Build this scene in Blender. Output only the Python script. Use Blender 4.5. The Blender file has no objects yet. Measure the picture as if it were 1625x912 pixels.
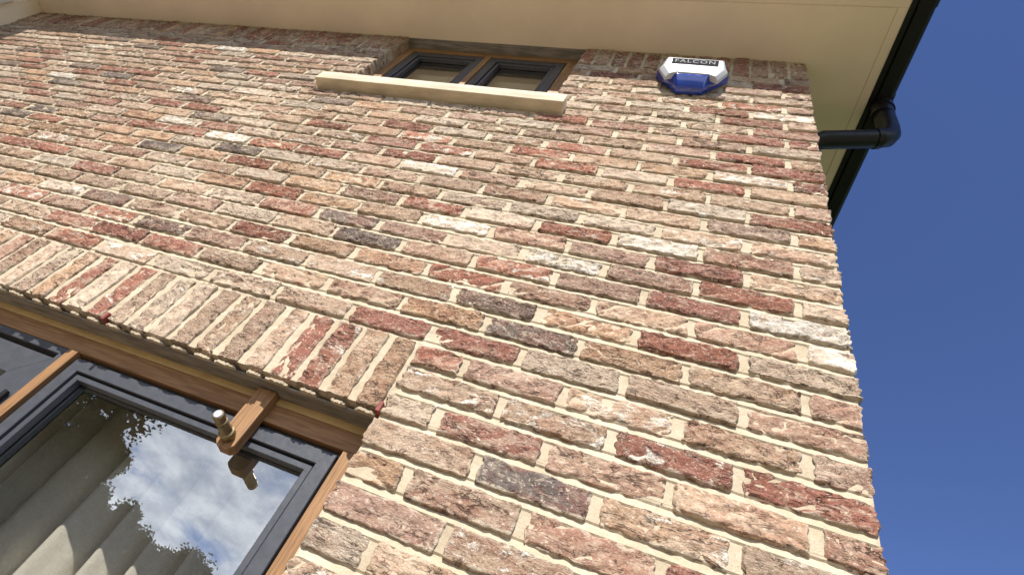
import bpy, bmesh, math, random
from mathutils import Vector, Matrix, noise
R = math.radians
sc = bpy.context.scene
col = sc.collection
ZO = 2.1375                      # height of course 0 above the ground

# ------------------------------------------------------------------ camera
cam = bpy.data.cameras.new('camera')
cam.sensor_width = 36; cam.lens = 893.0585 / 1625 * 36
cam.shift_x = (812.5 - 678.6352) / 1625; cam.shift_y = (450.3945 - 456) / 1625
cam.clip_start = .02; cam.clip_end = 5000
co = bpy.data.objects.new('camera', cam); col.objects.link(co)
rt = Vector((0.9112905664, 0.0658233361, 0.4064686851)); up = Vector((-0.2135413781, -0.7684728349, 0.6031994545)); fw = Vector((-0.3520647432, 0.6364878557, 0.6862460391))
M3 = Matrix((rt, up, -fw)).transposed()
CP = Vector((-0.4442718553, -0.9506357436, -0.6359340698))
co.matrix_world = Matrix.Translation(CP + Vector((0, 0, ZO))) @ M3.to_4x4()
sc.camera = co

# ------------------------------------------------------------------ sky and sun
SUN_TO = Vector((-.15, -1, 1.1)).normalized()
elev = math.asin(SUN_TO.z)
w = bpy.data.worlds.new('World'); sc.world = w; w.use_nodes = True
nt = w.node_tree; nt.nodes.clear()
def N(nt, typ, **kw):
    n = nt.nodes.new(typ)
    for k, v in kw.items():
        if k == 'i':
            for kk, vv in v.items(): n.inputs[kk].default_value = vv
        else: setattr(n, k, v)
    return n
def L(nt, a, b): nt.links.new(a, b)
def MATH(nt, op, a, b=None, c=None, clamp=False):
    n = nt.nodes.new('ShaderNodeMath'); n.operation = op; n.use_clamp = clamp
    for i, v in enumerate((a, b, c)):
        if v is None: continue
        if isinstance(v, (int, float)): n.inputs[i].default_value = v
        else: nt.links.new(v, n.inputs[i])
    return n.outputs[0]
def MIX(nt, fac, a, b, blend='MIX'):
    n = nt.nodes.new('ShaderNodeMix'); n.data_type = 'RGBA'; n.blend_type = blend
    for s, v in ((n.inputs[0], fac), (n.inputs[6], a), (n.inputs[7], b)):
        if isinstance(v, (int, float)): s.default_value = v
        elif isinstance(v, (tuple, list)): s.default_value = tuple(v) + ((1,) if len(v) == 3 else ())
        else: nt.links.new(v, s)
    return n.outputs[2]
def RAMP(nt, v, lo, hi, a=0, b=1, smooth=True):
    n = nt.nodes.new('ShaderNodeMapRange'); n.interpolation_type = 'SMOOTHSTEP' if smooth else 'LINEAR'
    for i, x in enumerate((v, lo, hi, a, b)):
        if isinstance(x, (int, float)): n.inputs[i].default_value = x
        else: nt.links.new(x, n.inputs[i])
    return n.outputs[0]
def NOISE(nt, vec, scale, detail=4, rough=.55, dist=0):
    n = nt.nodes.new('ShaderNodeTexNoise'); n.inputs['Scale'].default_value = scale
    n.inputs['Detail'].default_value = detail; n.inputs['Roughness'].default_value = rough; n.inputs['Distortion'].default_value = dist
    if vec is not None: nt.links.new(vec, n.inputs['Vector'])
    return n.outputs['Fac']
SKY = .106
sky = N(nt, 'ShaderNodeTexSky', sky_type='NISHITA', sun_disc=False, sun_elevation=elev, sun_rotation=math.atan2(SUN_TO.x, SUN_TO.y), altitude=1200, air_density=1.0, dust_density=.02, ozone_density=5.0)
tc = N(nt, 'ShaderNodeTexCoord')
sep = N(nt, 'ShaderNodeSeparateXYZ'); L(nt, tc.outputs['Generated'], sep.inputs[0])
zz = MATH(nt, 'ADD', MATH(nt, 'MAXIMUM', sep.outputs[2], 0), .25)
cmb = N(nt, 'ShaderNodeCombineXYZ')
L(nt, MATH(nt, 'DIVIDE', sep.outputs[0], zz), cmb.inputs[0]); L(nt, MATH(nt, 'DIVIDE', sep.outputs[1], zz), cmb.inputs[1])
c1 = NOISE(nt, cmb.outputs[0], 2.6, 8, .6, .25)
cover = MATH(nt, 'ADD', RAMP(nt, sep.outputs[1], -.75, .0, .33, .85), RAMP(nt, sep.outputs[2], .36, .46, 0, .40))     # broken cloud to the south, clear to the north as the glass and the sky in view show
cl = RAMP(nt, MATH(nt, 'SUBTRACT', c1, cover), -.04, .17)
c2 = NOISE(nt, cmb.outputs[0], 7, 8, .62, .3)
cloudc = MIX(nt, RAMP(nt, c2, .3, .7), (6.6, 7.5, 8.9), (13, 13.6, 14.4))
bg = N(nt, 'ShaderNodeBackground'); bg.inputs[1].default_value = SKY
hs = N(nt, 'ShaderNodeHueSaturation'); hs.inputs['Saturation'].default_value = 1.06; hs.inputs['Hue'].default_value = .513; L(nt, sky.outputs[0], hs.inputs['Color'])
L(nt, MIX(nt, MATH(nt, 'MULTIPLY', cl, .92), hs.outputs[0], cloudc), bg.inputs[0])
wo = N(nt, 'ShaderNodeOutputWorld'); L(nt, bg.outputs[0], wo.inputs[0])

sl = bpy.data.lights.new('sun', 'SUN'); sl.energy = 5.0; sl.angle = R(.53); sl.color = (1, .94, .84)
so = bpy.data.objects.new('sun', sl); col.objects.link(so)
so.rotation_euler = SUN_TO.to_track_quat('Z', 'Y').to_euler(); so.location = (0, -6, 8)
sc.view_settings.view_transform = 'Standard'; sc.view_settings.look = 'None'
sc.view_settings.exposure = .62; sc.view_settings.gamma = 1; sc.view_settings.use_curve_mapping = False
sc.cycles.max_bounces = 8; sc.cycles.diffuse_bounces = 4; sc.cycles.glossy_bounces = 4; sc.cycles.transparent_max_bounces = 16
sc.cycles.caustics_reflective = False; sc.cycles.caustics_refractive = False
sc.cycles.sample_clamp_indirect = 6

# ------------------------------------------------------------------ materials
MATS = {}
def newmat(name):
    m = bpy.data.materials.new(name); m.use_nodes = True
    t = m.node_tree; t.nodes.clear()
    out = N(t, 'ShaderNodeOutputMaterial'); b = N(t, 'ShaderNodeBsdfPrincipled'); L(t, b.outputs[0], out.inputs[0])
    MATS[name] = m
    return m, t, b, out
def bump(t, b, h, strength, dist):
    n = N(t, 'ShaderNodeBump'); n.inputs['Strength'].default_value = strength; n.inputs['Distance'].default_value = dist
    L(t, h, n.inputs['Height']); L(t, n.outputs[0], b.inputs['Normal'])
def simple(name, c, rough=.6, var=.12, scale=8, bumpd=0, bscale=60, metal=0, stretch=None, coat=0, spec=.5):
    m, t, b, o = newmat(name)
    tcx = N(t, 'ShaderNodeTexCoord'); v = tcx.outputs['Object']
    if stretch:
        mp = N(t, 'ShaderNodeMapping'); mp.inputs['Scale'].default_value = stretch; L(t, v, mp.inputs[0]); v = mp.outputs[0]
    f = NOISE(t, v, scale, 6, .6)
    lo = tuple(x * (1 - var) for x in c); hi = tuple(min(1, x * (1 + var)) for x in c)
    L(t, MIX(t, RAMP(t, f, .3, .7), lo, hi), b.inputs['Base Color'])
    b.inputs['Metallic'].default_value = metal; b.inputs['Specular IOR Level'].default_value = spec
    L(t, RAMP(t, NOISE(t, v, scale * 3, 4), .3, .7, max(0, rough - .08), min(1, rough + .08)), b.inputs['Roughness'])
    if coat: b.inputs['Coat Weight'].default_value = coat
    if bumpd: bump(t, b, NOISE(t, v, bscale, 6, .6), .5, bumpd)
    return m

def brick_material(name, attr):
    m, t, b, o = newmat(name)
    tcx = N(t, 'ShaderNodeTexCoord'); oi = N(t, 'ShaderNodeObjectInfo')
    off = N(t, 'ShaderNodeVectorMath', operation='ADD')
    if attr:
        at = N(t, 'ShaderNodeAttribute', attribute_name='tone'); base = at.outputs['Color']; lime = at.outputs['Alpha']
        L(t, tcx.outputs['Object'], off.inputs[0])
    else:
        base = oi.outputs['Color']; lime = oi.outputs['Alpha']
        L(t, tcx.outputs['Object'], off.inputs[0])
        rn = N(t, 'ShaderNodeCombineXYZ'); 
        for i, k in enumerate((37., 53., 71.)): L(t, MATH(t, 'MULTIPLY', oi.outputs['Random'], k), rn.inputs[i])
        L(t, rn.outputs[0], off.inputs[1])
    v = off.outputs[0]
    if not attr:
        sc_n = N(t, 'ShaderNodeVectorMath', operation='SCALE'); L(t, v, sc_n.inputs[0]); L(t, RAMP(t, MATH(t, 'FRACT', MATH(t, 'MULTIPLY', oi.outputs['Random'], 13.7)), 0, 1, .55, 1.35, False), sc_n.inputs['Scale']); v = sc_n.outputs[0]
    st = N(t, 'ShaderNodeMapping'); st.inputs['Scale'].default_value = (1, 1.6, 1.9); L(t, v, st.inputs[0]); vs = st.outputs[0]
    rv = oi.outputs['Random'] if not attr else NOISE(t, v, 2.5, 0)
    n1 = NOISE(t, vs, 9, 6, .62, .6); n2 = NOISE(t, vs, 30, 7, .68, .5); n3 = NOISE(t, v, 170, 5, .72); n4 = NOISE(t, vs, 15, 7, .66, 1.1); n5 = NOISE(t, v, 70, 5, .7)
    body = MIX(t, .62, base, (.275, .112, .078)); skin = MIX(t, .66, base, (.585, .475, .365)); dull = MIX(t, .55, base, (.21, .135, .105))
    c = MIX(t, RAMP(t, n1, .49, .55, 0, .62), base, MIX(t, RAMP(t, rv, .3, .7), body, skin))
    c = MIX(t, RAMP(t, n4, .53, .58, 0, .58), c, MIX(t, RAMP(t, NOISE(t, v, 4, 1), .42, .58), dull, body))
    c = MIX(t, RAMP(t, NOISE(t, vs, 21, 8, .72, .9), .55, .61, 0, .62), c, skin)                         # sandy skin left in flakes
    c = MIX(t, RAMP(t, n2, .54, .61, 0, .55), c, MIX(t, .6, base, (.61, .50, .375)))
    c = MIX(t, RAMP(t, n5, .56, .66, 0, .6), c, MIX(t, .5, base, (.06, .03, .025)))                     # broken pits
    c = MIX(t, RAMP(t, n3, .54, .66, 0, .5), c, (.10, .055, .04))                                       # fine pits
    c = MIX(t, RAMP(t, n3, .45, .33, 0, .62), c, (.76, .67, .55))                                       # sand grains
    ck = N(t, 'ShaderNodeMapping'); ck.inputs['Scale'].default_value = (1, 1, 3.2); ck.inputs['Rotation'].default_value = (0, .22, 0); L(t, v, ck.inputs[0])
    cr = MATH(t, 'ABSOLUTE', MATH(t, 'SUBTRACT', NOISE(t, ck.outputs[0], 22, 5, .6, .8), .5))
    crk = MATH(t, 'MULTIPLY', RAMP(t, cr, .030, .006), RAMP(t, n4, .45, .6))
    c = MIX(t, MATH(t, 'MULTIPLY', crk, .75), c, (.05, .028, .022))
    # lime bloom
    lm = MATH(t, 'ADD', MATH(t, 'MULTIPLY', NOISE(t, vs, 15, 7, .68, .5), .8), MATH(t, 'MULTIPLY', n3, .25))
    thr = MATH(t, 'SUBTRACT', .80, MATH(t, 'MULTIPLY', lime, .46))
    lf = RAMP(t, MATH(t, 'SUBTRACT', lm, thr), -.012, .055, 0, .92)
    c = MIX(t, lf, c, MIX(t, RAMP(t, n2, .35, .65), (.66, .575, .465), (.82, .775, .70)))
    eg = N(t, 'ShaderNodeAttribute', attribute_name='edge').outputs['Fac']
    sm = MATH(t, 'ADD', eg, MATH(t, 'ADD', MATH(t, 'MULTIPLY', MATH(t, 'SUBTRACT', n2, .5), .030), MATH(t, 'MULTIPLY', MATH(t, 'SUBTRACT', n4, .5), .030)))
    sm = MATH(t, 'MULTIPLY', RAMP(t, sm, .0055, .0020), RAMP(t, NOISE(t, v, 17, 3), .40, .56, .05, .7))
    c = MIX(t, sm, c, MIX(t, n2, (.46, .39, .295), (.58, .51, .41)))                                    # mortar smeared over the arrises
    c = MIX(t, MATH(t, 'MULTIPLY', lf, RAMP(t, n5, .53, .64, 0, .7)), c, MIX(t, .5, base, (.16, .09, .07)))
    L(t, c, b.inputs['Base Color']); b.inputs['Roughness'].default_value = .93; b.inputs['Specular IOR Level'].default_value = .2
    h = MATH(t, 'ADD', MATH(t, 'MULTIPLY', NOISE(t, vs, 60, 6, .7, .6), 1.0), MATH(t, 'SUBTRACT', MATH(t, 'ADD', MATH(t, 'MULTIPLY', n3, .5), MATH(t, 'MULTIPLY', n5, .8)), MATH(t, 'MULTIPLY', crk, 1.3)))
    bump(t, b, h, 1.0, .0085)
    if not attr:
        bn = [n_ for n_ in t.nodes if n_.bl_idname == 'ShaderNodeBump'][0]; L(t, RAMP(t, MATH(t, 'FRACT', MATH(t, 'MULTIPLY', oi.outputs['Random'], 29.3)), 0, 1, .45, 1.0, False), bn.inputs['Strength'])
    return m
brick_m = brick_material('fired_clay', False); brick_s = brick_material('fired_clay_mass', True)

def mortar_material():
    m, t, b, o = newmat('lime_mortar')
    v = N(t, 'ShaderNodeTexCoord').outputs['Object']
    n1 = NOISE(t, v, 6, 5, .6); n2 = NOISE(t, v, 300, 4, .7); n3 = NOISE(t, v, 45, 5, .6)
    c = MIX(t, RAMP(t, n1, .3, .7), (.440, .370, .265), (.555, .478, .362))
    c = MIX(t, RAMP(t, n2, .53, .68, 0, .6), c, (.30, .22, .14))
    c = MIX(t, RAMP(t, NOISE(t, v, 14, 6, .65), .54, .68, 0, .5), c, (.36, .30, .215))
    c = MIX(t, RAMP(t, n3, .55, .72, 0, .35), c, (.62, .56, .47))
    L(t, c, b.inputs['Base Color']); b.inputs['Roughness'].default_value = .95; b.inputs['Specular IOR Level'].default_value = .15
    bump(t, b, MATH(t, 'ADD', n3, MATH(t, 'MULTIPLY', n2, .4)), .7, .0035)
    return m
mortar_m = mortar_material()

def oak_material(name, c0, c1, rough=.55):
    m, t, b, o = newmat(name)
    tcx = N(t, 'ShaderNodeTexCoord'); a = N(t, 'ShaderNodeAttribute', attribute_name='grain')
    v = a.outputs['Vector']
    mp = N(t, 'ShaderNodeMapping'); mp.inputs['Scale'].default_value = (1.2, 18, 18); L(t, v, mp.inputs[0])
    f = NOISE(t, mp.outputs[0], 5, 7, .6, 1.2)
    mp2 = N(t, 'ShaderNodeMapping'); mp2.inputs['Scale'].default_value = (9, 330, 330); L(t, v, mp2.inputs[0])
    g = NOISE(t, mp2.outputs[0], 2, 4, .6, .2)
    c = MIX(t, RAMP(t, f, .32, .68), c0, c1)
    c = MIX(t, RAMP(t, g, .55, .7, 0, .5), c, tuple(x * .5 for x in c0))
    L(t, c, b.inputs['Base Color']); b.inputs['Roughness'].default_value = rough; b.inputs['Specular IOR Level'].default_value = .35
    bump(t, b, g, .35, .001)
    return m
oak = oak_material('oiled_oak', (.205, .105, .045), (.345, .195, .092))
graphite = simple('graphite_powder_coat', (.058, .063, .076), .40, .10, 40, .0006, 900)
lead = simple('zinc_steel', (.22, .205, .18), .62, .38, 9, .0012, 50, stretch=(1, 6, 6))
stone = simple('buff_limestone', (.55, .475, .35), .85, .20, 6, .0016, 160, stretch=(1, 3, 5))
cream = simple('cream_paint', (.82, .715, .565), .55, .07, 1.7, .0009, 14)
white_p = simple('white_paint', (.66, .62, .55), .5, .04, 4, .0005, 30)
foam = simple('ochre_sealant', (.52, .36, .165), .8, .12, 12, .001, 80)
blackp = simple('black_plastic', (.008, .008, .009), .42, .2, 12, .0005, 60, spec=.28)
brass = simple('aged_brass', (.25, .19, .105), .45, .2, 60, .0004, 300, metal=1)
rubber = simple('black_gasket', (.012, .012, .013), .6, .1, 20)
box_white = simple('white_polycarbonate', (.45, .47, .51), .4, .06, 14)
box_plate = simple('grey_label_print', (.035, .036, .045), .9, .05, 8, spec=.1)
box_text = simple('pale_letter_print', (.5, .5, .53), .8, .03, 8, spec=.1)
box_ink = simple('dark_letter_print', (.05, .05, .06), .9, .05, 8, spec=.1)
box_blue = simple('blue_polycarbonate_lens', (.014, .045, .36), .12, .15, 12, coat=.6)
red_clay = simple('terracotta_weep', (.20, .035, .025), .6, .2, 40)
plaster = simple('room_plaster', (.42, .39, .34), .9, .04, 3)
backing_m = simple('pane_backing_tan', (.60, .51, .37), .9, .10, 3, .001, 300, stretch=(1, 1, 9))  # tan of the reflected soffit, put on a sheet behind the upper panes
tile_m = simple('roof_tile', (.16, .07, .045), .85, .25, 7, .003, 40)
paving_m = simple('sandstone_paving', (.26, .21, .155), .9, .2, 1.3, .002, 90)
lawn_m = simple('mown_grass', (.06, .10, .025), .95, .35, 1.2, .02, 120)
bark_m = simple('bark', (.10, .075, .05), .95, .3, 6, .02, 20)

m, t, b, o = newmat('window_glass')
t.nodes.remove(b)
ge = N(t, 'ShaderNodeNewGeometry'); dt = N(t, 'ShaderNodeVectorMath', operation='DOT_PRODUCT'); L(t, ge.outputs['Normal'], dt.inputs[0]); L(t, ge.outputs['Incoming'], dt.inputs[1])
sch = MATH(t, 'POWER', MATH(t, 'SUBTRACT', 1, MATH(t, 'ABSOLUTE', dt.outputs['Value'])), 5)
frs = MATH(t, 'ADD', .31, MATH(t, 'MULTIPLY', sch, .69))       # coated double glazing
tr = N(t, 'ShaderNodeBsdfTransparent'); tr.inputs[0].default_value = (.95, .965, .955, 1)
gl = N(t, 'ShaderNodeBsdfGlossy'); gl.inputs['Roughness'].default_value = .0; gl.inputs['Color'].default_value = (.96, .98, 1, 1)
bp = N(t, 'ShaderNodeBump'); bp.inputs['Strength'].default_value = .05; bp.inputs['Distance'].default_value = .002
L(t, NOISE(t, N(t, 'ShaderNodeTexCoord').outputs['Object'], 5, 2), bp.inputs['Height']); L(t, bp.outputs[0], gl.inputs['Normal'])
mx = N(t, 'ShaderNodeMixShader'); L(t, frs, mx.inputs[0]); L(t, tr.outputs[0], mx.inputs[1]); L(t, gl.outputs[0], mx.inputs[2])
L(t, mx.outputs[0], o.inputs[0]); glass = m

m, t, b, o = newmat('linen_curtain')
v = N(t, 'ShaderNodeTexCoord').outputs['Object']
mp = N(t, 'ShaderNodeMapping'); mp.inputs['Scale'].default_value = (900, 300, 60); L(t, v, mp.inputs[0])
mp2 = N(t, 'ShaderNodeMapping'); mp2.inputs['Scale'].default_value = (60, 60, 900); L(t, v, mp2.inputs[0])
wv = MATH(t, 'ADD', NOISE(t, mp.outputs[0], 1, 3), NOISE(t, mp2.outputs[0], 1, 3))
L(t, MIX(t, RAMP(t, wv, .8, 1.2), (.68, .625, .53), (.80, .75, .66)), b.inputs['Base Color']); b.inputs['Roughness'].default_value = .95
b.inputs['Specular IOR Level'].default_value = .1
bump(t, b, wv, .5, .002)
tl = N(t, 'ShaderNodeBsdfTranslucent'); tl.inputs[0].default_value = (.5, .44, .34, 1)
mx = N(t, 'ShaderNodeMixShader'); mx.inputs[0].default_value = .05
L(t, b.outputs[0], mx.inputs[1]); L(t, tl.outputs[0], mx.inputs[2]); L(t, mx.outputs[0], o.inputs[0]); curtain_m = m

m, t, b, o = newmat('leaf')
gi = N(t, 'ShaderNodeNewGeometry')
L(t, MIX(t, gi.outputs['Random Per Island'], (.030, .055, .012), (.085, .115, .03)), b.inputs['Base Color']); b.inputs['Roughness'].default_value = .7
leaf_m = m

# ------------------------------------------------------------------ mesh helpers
class MB:
    def __init__(s): s.v = []; s.f = []; s.g = None
    def add(s, vs, fs):
        n = len(s.v); s.v += [tuple(p) for p in vs]; s.f += [tuple(i + n for i in f) for f in fs]; return s
    def box(s, x0, x1, y0, y1, z0, z1, bev=0):
        if bev <= 0:
            v = [(x, y, z) for z in (z0, z1) for y in (y0, y1) for x in (x0, x1)]
            return s.add(v, [(0, 2, 3, 1), (4, 5, 7, 6), (0, 1, 5, 4), (2, 6, 7, 3), (0, 4, 6, 2), (1, 3, 7, 5)])
        bm = bmesh.new(); bmesh.ops.create_cube(bm, size=1)
        for p in bm.verts: p.co = Vector((x0 + (p.co.x + .5) * (x1 - x0), y0 + (p.co.y + .5) * (y1 - y0), z0 + (p.co.z + .5) * (z1 - z0)))
        bmesh.ops.bevel(bm, geom=list(bm.edges), offset=bev, segments=2, profile=.5, affect='EDGES')
        bm.verts.index_update(); s.add([p.co[:] for p in bm.verts], [[q.index for q in f.verts] for f in bm.faces]); bm.free(); return s
    def extrude(s, prof, axis, a, b, caps=True):
        # prof: closed list of 2-D points; axis 'x': (y,z)  'y': (x,z)  'z': (x,y)
        def P(p, t): return {'x': (t, p[0], p[1]), 'y': (p[0], t, p[1]), 'z': (p[0], p[1], t)}[axis]
        n = len(prof); v = [P(p, a) for p in prof] + [P(p, b) for p in prof]
        f = [(i, (i + 1) % n, n + (i + 1) % n, n + i) for i in range(n)]
        if caps: f += [tuple(range(n - 1, -1, -1)), tuple(range(n, 2 * n))]
        return s.add(v, f)
    def tube(s, pts, r, n=16, caps=True):
        pts = [Vector(p) for p in pts]; rs = r if isinstance(r, list) else [r] * len(pts)
        base = len(s.v); ref = None
        for i, p in enumerate(pts):
            d = (pts[min(i + 1, len(pts) - 1)] - pts[max(i - 1, 0)]).normalized()
            if ref is None: ref = Vector((0, 0, 1)) if abs(d.z) < .9 else Vector((1, 0, 0))
            u = d.cross(ref).normalized(); ref2 = u.cross(d).normalized(); ref = ref2
            for j in range(n):
                a = 2 * math.pi * j / n; s.v.append(tuple(p + (u * math.cos(a) + ref2 * math.sin(a)) * rs[i]))
        for i in range(len(pts) - 1):
            for j in range(n):
                a = base + i * n + j; b2 = base + i * n + (j + 1) % n
                s.f.append((a, b2, b2 + n, a + n))
        if caps:
            s.f.append(tuple(base + j for j in range(n - 1, -1, -1))); s.f.append(tuple(base + (len(pts) - 1) * n + j for j in range(n)))
        return s
    def build(s, name, mat, parent=None, smooth=False, grain=None, fixn=True):
        me = bpy.data.meshes.new(name); me.from_pydata(s.v, [], s.f); me.validate()
        if fixn:
            bm = bmesh.new(); bm.from_mesh(me); bmesh.ops.recalc_face_normals(bm, faces=bm.faces); bm.to_mesh(me); bm.free()
        if mat: me.materials.append(mat)
        if grain is not None:
            a = me.attributes.new('grain', 'FLOAT_VECTOR', 'POINT'); k = random.Random(len(bpy.data.objects)).random() * 9
            for i, p in enumerate(me.vertices):
                q = p.co
                a.data[i].vector = {'x': (q.x + k, q.y + k, q.z), 'y': (q.y + k, q.x, q.z + k), 'z': (q.z + k, q.x + k, q.y)}[grain]
        if smooth:
            me.shade_smooth() if smooth is True else me.set_sharp_from_angle(angle=smooth)
            if smooth is not True:
                pass
        ob = bpy.data.objects.new(name, me); col.objects.link(ob)
        if parent: ob.parent = parent
        return ob
def empty(name, loc=(0, 0, 0)):
    o = bpy.data.objects.new(name, None); col.objects.link(o); o.location = loc; o.empty_display_size = .1; return o
def tag(o, label=None, cat=None, group=None, kind=None):
    for k, v in (('label', label), ('category', cat), ('group', group), ('kind', kind)):
        if v: o[k] = v
    return o

# ------------------------------------------------------------------ ground (setting)
g = MB(); g.add([(-600, -600, -.02), (600, -600, -.02), (600, 600, -.02), (-600, 600, -.02)], [(0, 1, 2, 3)])
tag(g.build('lawn', lawn_m), 'mown green lawn spreading away from the house', 'lawn', kind='structure')
g = MB(); g.box(-12, 9, -8.5, -.002, -.015, 0)
tag(g.build('terrace', paving_m), 'pale sandstone terrace along the foot of the brick wall', 'terrace', kind='structure')

# ------------------------------------------------------------------ the house
house = empty('brick_house', (0, 0, ZO))
tag(house, 'house of rough red and buff bricks with cream eaves and oak framed windows', 'house')
XL = -5.07                 # inner corner with the projecting wing
LX1, LX0, LZ0, LZ1 = -.896, -3.15, -1.2, -.032       # lower opening
UX1, UX0, UZ0, UZ1 = -.968, -1.965, 1.613, 2.366     # upper opening
SOF = 2.370

# mortar bed: the wall's own body, behind and between the bricks
def mortar_panel(mb, x0, x1, z0, z1, step, y=.0038, amp=.0020, back=.1, tooled=False):
    nx = max(1, int(round((x1 - x0) / step))); nz = max(1, int(round((z1 - z0) / step)))
    rows = [z0 + (z1 - z0) * j / nz for j in range(nz + 1)]
    if tooled:                  # rows follow the bed joints
        rows = [z0, z1]
        for k in range(-40, 40):
            for d in (-.0125, -.0085, -.0045, 0, .0045, .0085, .0125, .0375): rows.append((k + .5) * .075 + d)
        rows = sorted(r_ for r_ in set(rows) if z0 <= r_ <= z1); nz = len(rows) - 1
    vs = []
    for j in range(nz + 1):
        for i in range(nx + 1):
            x = x0 + (x1 - x0) * i / nx; z = rows[j]
            e = 0 if (i in (0, nx) or j in (0, nz)) else 1
            n = noise.noise(Vector((x * 28, z * 28, 3))) * .7 + noise.noise(Vector((x * 75, z * 75, 9))) * .6
            w_ = 0
            if tooled and not (z < .185 and x < LX1):
                dz = (((z / .075) % 1) - .5) * .075
                w_ = (dz * .34 if abs(dz) < .009 else 0)         # struck joint: deep under the upper brick, flush on the lower
            vs.append((x, y + (amp * n + w_) * e, z))
    fs = [(j * (nx + 1) + i, j * (nx + 1) + i + 1, (j + 1) * (nx + 1) + i + 1, (j + 1) * (nx + 1) + i) for j in range(nz) for i in range(nx)]
    mb.add(vs, fs)
    ring = [i for i in range(nx + 1)] + [j * (nx + 1) + nx for j in range(1, nz + 1)] + [nz * (nx + 1) + i for i in range(nx - 1, -1, -1)] + [j * (nx + 1) for j in range(nz - 1, 0, -1)]
    base = len(mb.v) - len(vs); n0 = len(mb.v)
    for r_ in ring: p = vs[r_]; mb.v.append((p[0], back, p[2]))
    for a in range(len(ring)):
        b2 = (a + 1) % len(ring); mb.f.append((base + ring[b2], base + ring[a], n0 + a, n0 + b2))
mb = MB()
WX = -.006
mortar_panel(mb, -2.2, WX, -.020, 1.545, .009, tooled=True)
mortar_panel(mb, XL, -2.2005, -.020, 1.545, .02, tooled=True)
mortar_panel(mb, XL, UX0 - .004, 1.5455, SOF - .002, .02, tooled=True)
mortar_panel(mb, UX1 + .004, WX, 1.5455, SOF - .002, .016, tooled=True)
mortar_panel(mb, LX1 + .004, WX, -.6, -.0205, .009, tooled=True)
mortar_panel(mb, LX1 + .004, WX, -ZO, -.6005, .05)
mortar_panel(mb, XL, LX0 - .004, -ZO, -.0205, .05)
mortar_panel(mb, LX0 - .0035, LX1 + .0035, -ZO, LZ0, .05)
wall = mb.build('brick_wall', mortar_m, house, fixn=False)
wall['label'] = 'front wall of rough red and buff bricks in pale mortar'

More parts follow.
